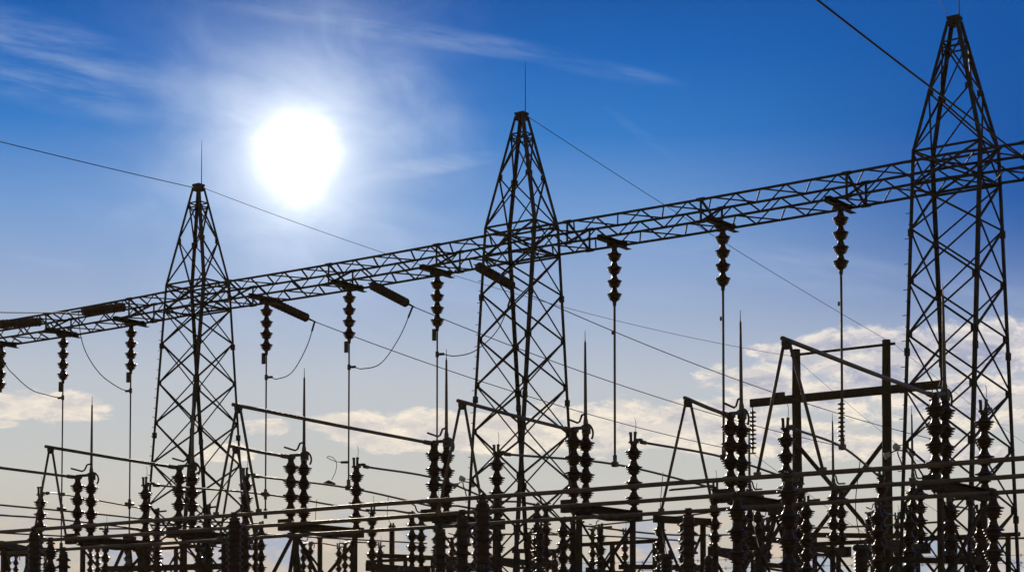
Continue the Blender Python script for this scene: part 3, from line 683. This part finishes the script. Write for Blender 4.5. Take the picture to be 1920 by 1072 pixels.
# the strings on the camera side, at the left
for (a, b, c0, hi, cy, mid, l) in [((241, 575), (147, 584), (-60, 583), 2, 732, [(152, 632, -2.0), (165, 668, -1.6), (190, 703, -1.0), (222, 726, -.4)], 'at the left tower side'),
                               ((84, 603), (-12, 608), (-160, 606), 1, 745, [(8, 678, -1.6), (30, 706, -1.2), (60, 731, -.7), (92, 741, -.3)], 'at the left edge')]:
    p = at(*a, -.55); q = at(*b, -2.6); strain(p, q, 'level tension insulator string in front of the truss ' + l, 12)
    e = q + (q - p).normalized() * .3; far_ = at(*c0, -16); wire(sag(e, far_ + (far_ - e) * .2, .02), .013, 'line wire leading off left from the level string ' + l)
    X = hang[hi]; z = at(drops[hi][0], cy, 0).z
    m = MB(); m.tube(through([q] + [at(*v) for v in mid] + [Vector((X - .12, 0, z))]), .013, 6); m.tube([(X, 0, z), (X - .18, -.03, z)], .035, 8)
    tag(m.build('jumper_cable', 'cable'), 'curved jumper from the level string %s to its drop rod' % l, 'jumper', 'drooping jumper cables')
# shield wires from the tower peaks
w1, w2 = Vector((at(1486, 670, HY).x, HY, ztop)), Vector((at(1678, 648, HY).x, HY, ztop))
wire(sag((-DX + .1, .1, HP - .1), w1, .55, 30), .008, 'hair-thin shield wire from the left tower peak down to the wooden poles')
wire(sag((.1, .1, HP - .08), w2, .12, 30), .009, 'thin shield wire from the middle tower peak to the wooden poles')
q = at(0, 262, -9); s_ = Vector((-DX - .1, -.1, HP - .1)); wire(sag(s_, s_ + (q - s_) * 1.7, .05), .011, 'shield wire rising left from the left tower peak out of the photo')
q = at(1763, 0, -3); s_ = Vector((DX - .1, -.1, HP)); wire([s_, s_ + (q - s_) * 6], .007, 'thin shield wire going up from the nearest tower peak')
a, b = at(1535, -2, -12), at(1925, 297, .0); wire(sag(a + (a - b) * .4, b + (b - a) * .25, .05), .019, 'thick cable crossing the upper right corner behind the nearest tower peak', 'overhead_cable', 'cable')
wire(sag(h1, at(1800, 1120, 46), .1), .009, 'thin wire sloping down from the left string of the wooden frame')
wire(sag(h2, at(1980, 1100, 46), .1), .009, 'thin wire sloping down from the middle string of the wooden frame')
wire(sag(w1, at(1800, 925, 42), .1), .007, 'hair-thin guy wire from the left end of the top arm')
wire(sag(w2, at(1950, 850, 42), .1), .007, 'hair-thin guy wire from the right end of the top arm')

# looped jumper by the drop rod in the middle of the left span
X4 = hang[4]; zA = at(655, 866, 0).z
m = MB(); P = [(652, 866, 0), (630, 864, .05), (603, 862, .15), (570, 866, .2), (541, 866, .2), (534, 857, .2), (548, 852, .2), (572, 862, .2), (582, 875, .2), (574, 895, .2), (570, 902, .2)]
P = [(652, 866, 0), (640, 866, .05), (628, 864, .1), (618, 860, .15), (613, 857, .2), (617, 855, .2), (625, 858, .2), (631, 868, .2), (629, 884, .2), (622, 899, .25)]
m.tube(through([at(*v) for v in P]), .009, 6); m.tube([at(*v) for v in (P[0], P[1])], .035, 8); m.tube([at(607, 906, .3), at(616, 903, .3), at(628, 907, .3)], [.03, .055, .03], 8)
tag(m.build('looped_lead', 'cable'), 'small looped lead between a drop rod and the thin tube, in the left half', 'cable')

# floodlights
def flood(px, py, Y, label):
    p = at(px, py, Y); t = empty('floodlight', p, label, 'floodlight', 'floodlights in the yard')
    m = MB(); m.tube(bez([(.12, 0, -.42), (.10, 0, -.2), (0, 0, -.12), (0, 0, 0)], 8), .016, 8); m.tube(bez([(-.20, 0, -.06), (-.1, 0, .06), (.1, 0, .04), (.26, 0, -.04)], 10), .016, 8); m.build('bracket', 'cast', t)
    for c, d in (((-.25, 0, -.06), (-.7, -.5, -.4)), ((0, 0, .10), (-.3, -.8, .1)), ((.32, 0, -.05), (.7, -.5, -.4))):
        m = MB(); m.lathe(Vector(c) - Vector(d).normalized() * .08, d, [(0, .02), (.02, .045), (.08, .06), (.15, .085), (.16, .08)], 16); h_ = m.build('lamp_head', 'lamp', t)
flood(1683, 846, 1.6, 'cluster of three pale floodlights beside the leg of the nearest tower')
flood(868, 904, 2.0, 'cluster of three small floodlights left of the middle tower')

# ------------------------------------------------------------------ barbed wire fence close to the camera
def fpt(px, py, z): d = ray(px, py); return CAM + d * (z / d.dot(FW))
xs = [905, 1478, 2060]; fn = []
t = empty('barbed_wire_fence', fpt(1478, 1300, 17) * 1, 'low strands of barbed wire along the bottom right edge', 'fence'); t.location.z = 0; o = t.location.copy()
tops = [(1052, 1067), (1044, 1060), (1036, 1050)]
for px, tp in zip(xs, tops):
    p = fpt(px, tp[0], 17) - o; m = MB(); m.tube([(p.x, p.y, 0), (p.x, p.y, p.z - .02)], .016, 8); m.build('fence_post', 'cast', t)
for k in range(2):
    m = MB()
    for i in range(2):
        a, b = fpt(xs[i], tops[i][k] + (6 if i == 0 else 0), 17) - o, fpt(xs[i + 1], tops[i + 1][k], 17) - o; c = sag(a, b, .012, 12); m.tube(c, .0022, 5)
        for j in range(22):
            q = a.lerp(b, (j + .5) / 22) - Vector((0, 0, .048 * (j + .5) / 22 * (1 - (j + .5) / 22))); m.tube([q + Vector((.008, 0, .018)), q - Vector((.008, 0, .018))], .002, 4); m.tube([q + Vector((.006, .01, -.014)), q - Vector((.006, .01, -.014))], .002, 4)
    m.build('barbed_strand', 'cable', t)

# ------------------------------------------------------------------ thin warm volume added to brown the dark tones: haze lit by the low sun
m = bpy.data.materials.new('lift_haze'); m.use_nodes = True; t = m.node_tree; t.nodes.clear()
pv = t.nodes.new('ShaderNodeVolumePrincipled'); pv.inputs['Color'].default_value = (1, .74, .45, 1); pv.inputs['Density'].default_value = LIFT_HAZE; pv.inputs['Anisotropy'].default_value = .45
t.links.new(pv.outputs[0], t.nodes.new('ShaderNodeOutputMaterial').inputs['Volume']); M['lift_haze'] = m
tag(MB().box((0, 100, 11.5), (1230, 1230, 25)).build('lift_haze', 'lift_haze'), kind='stuff')
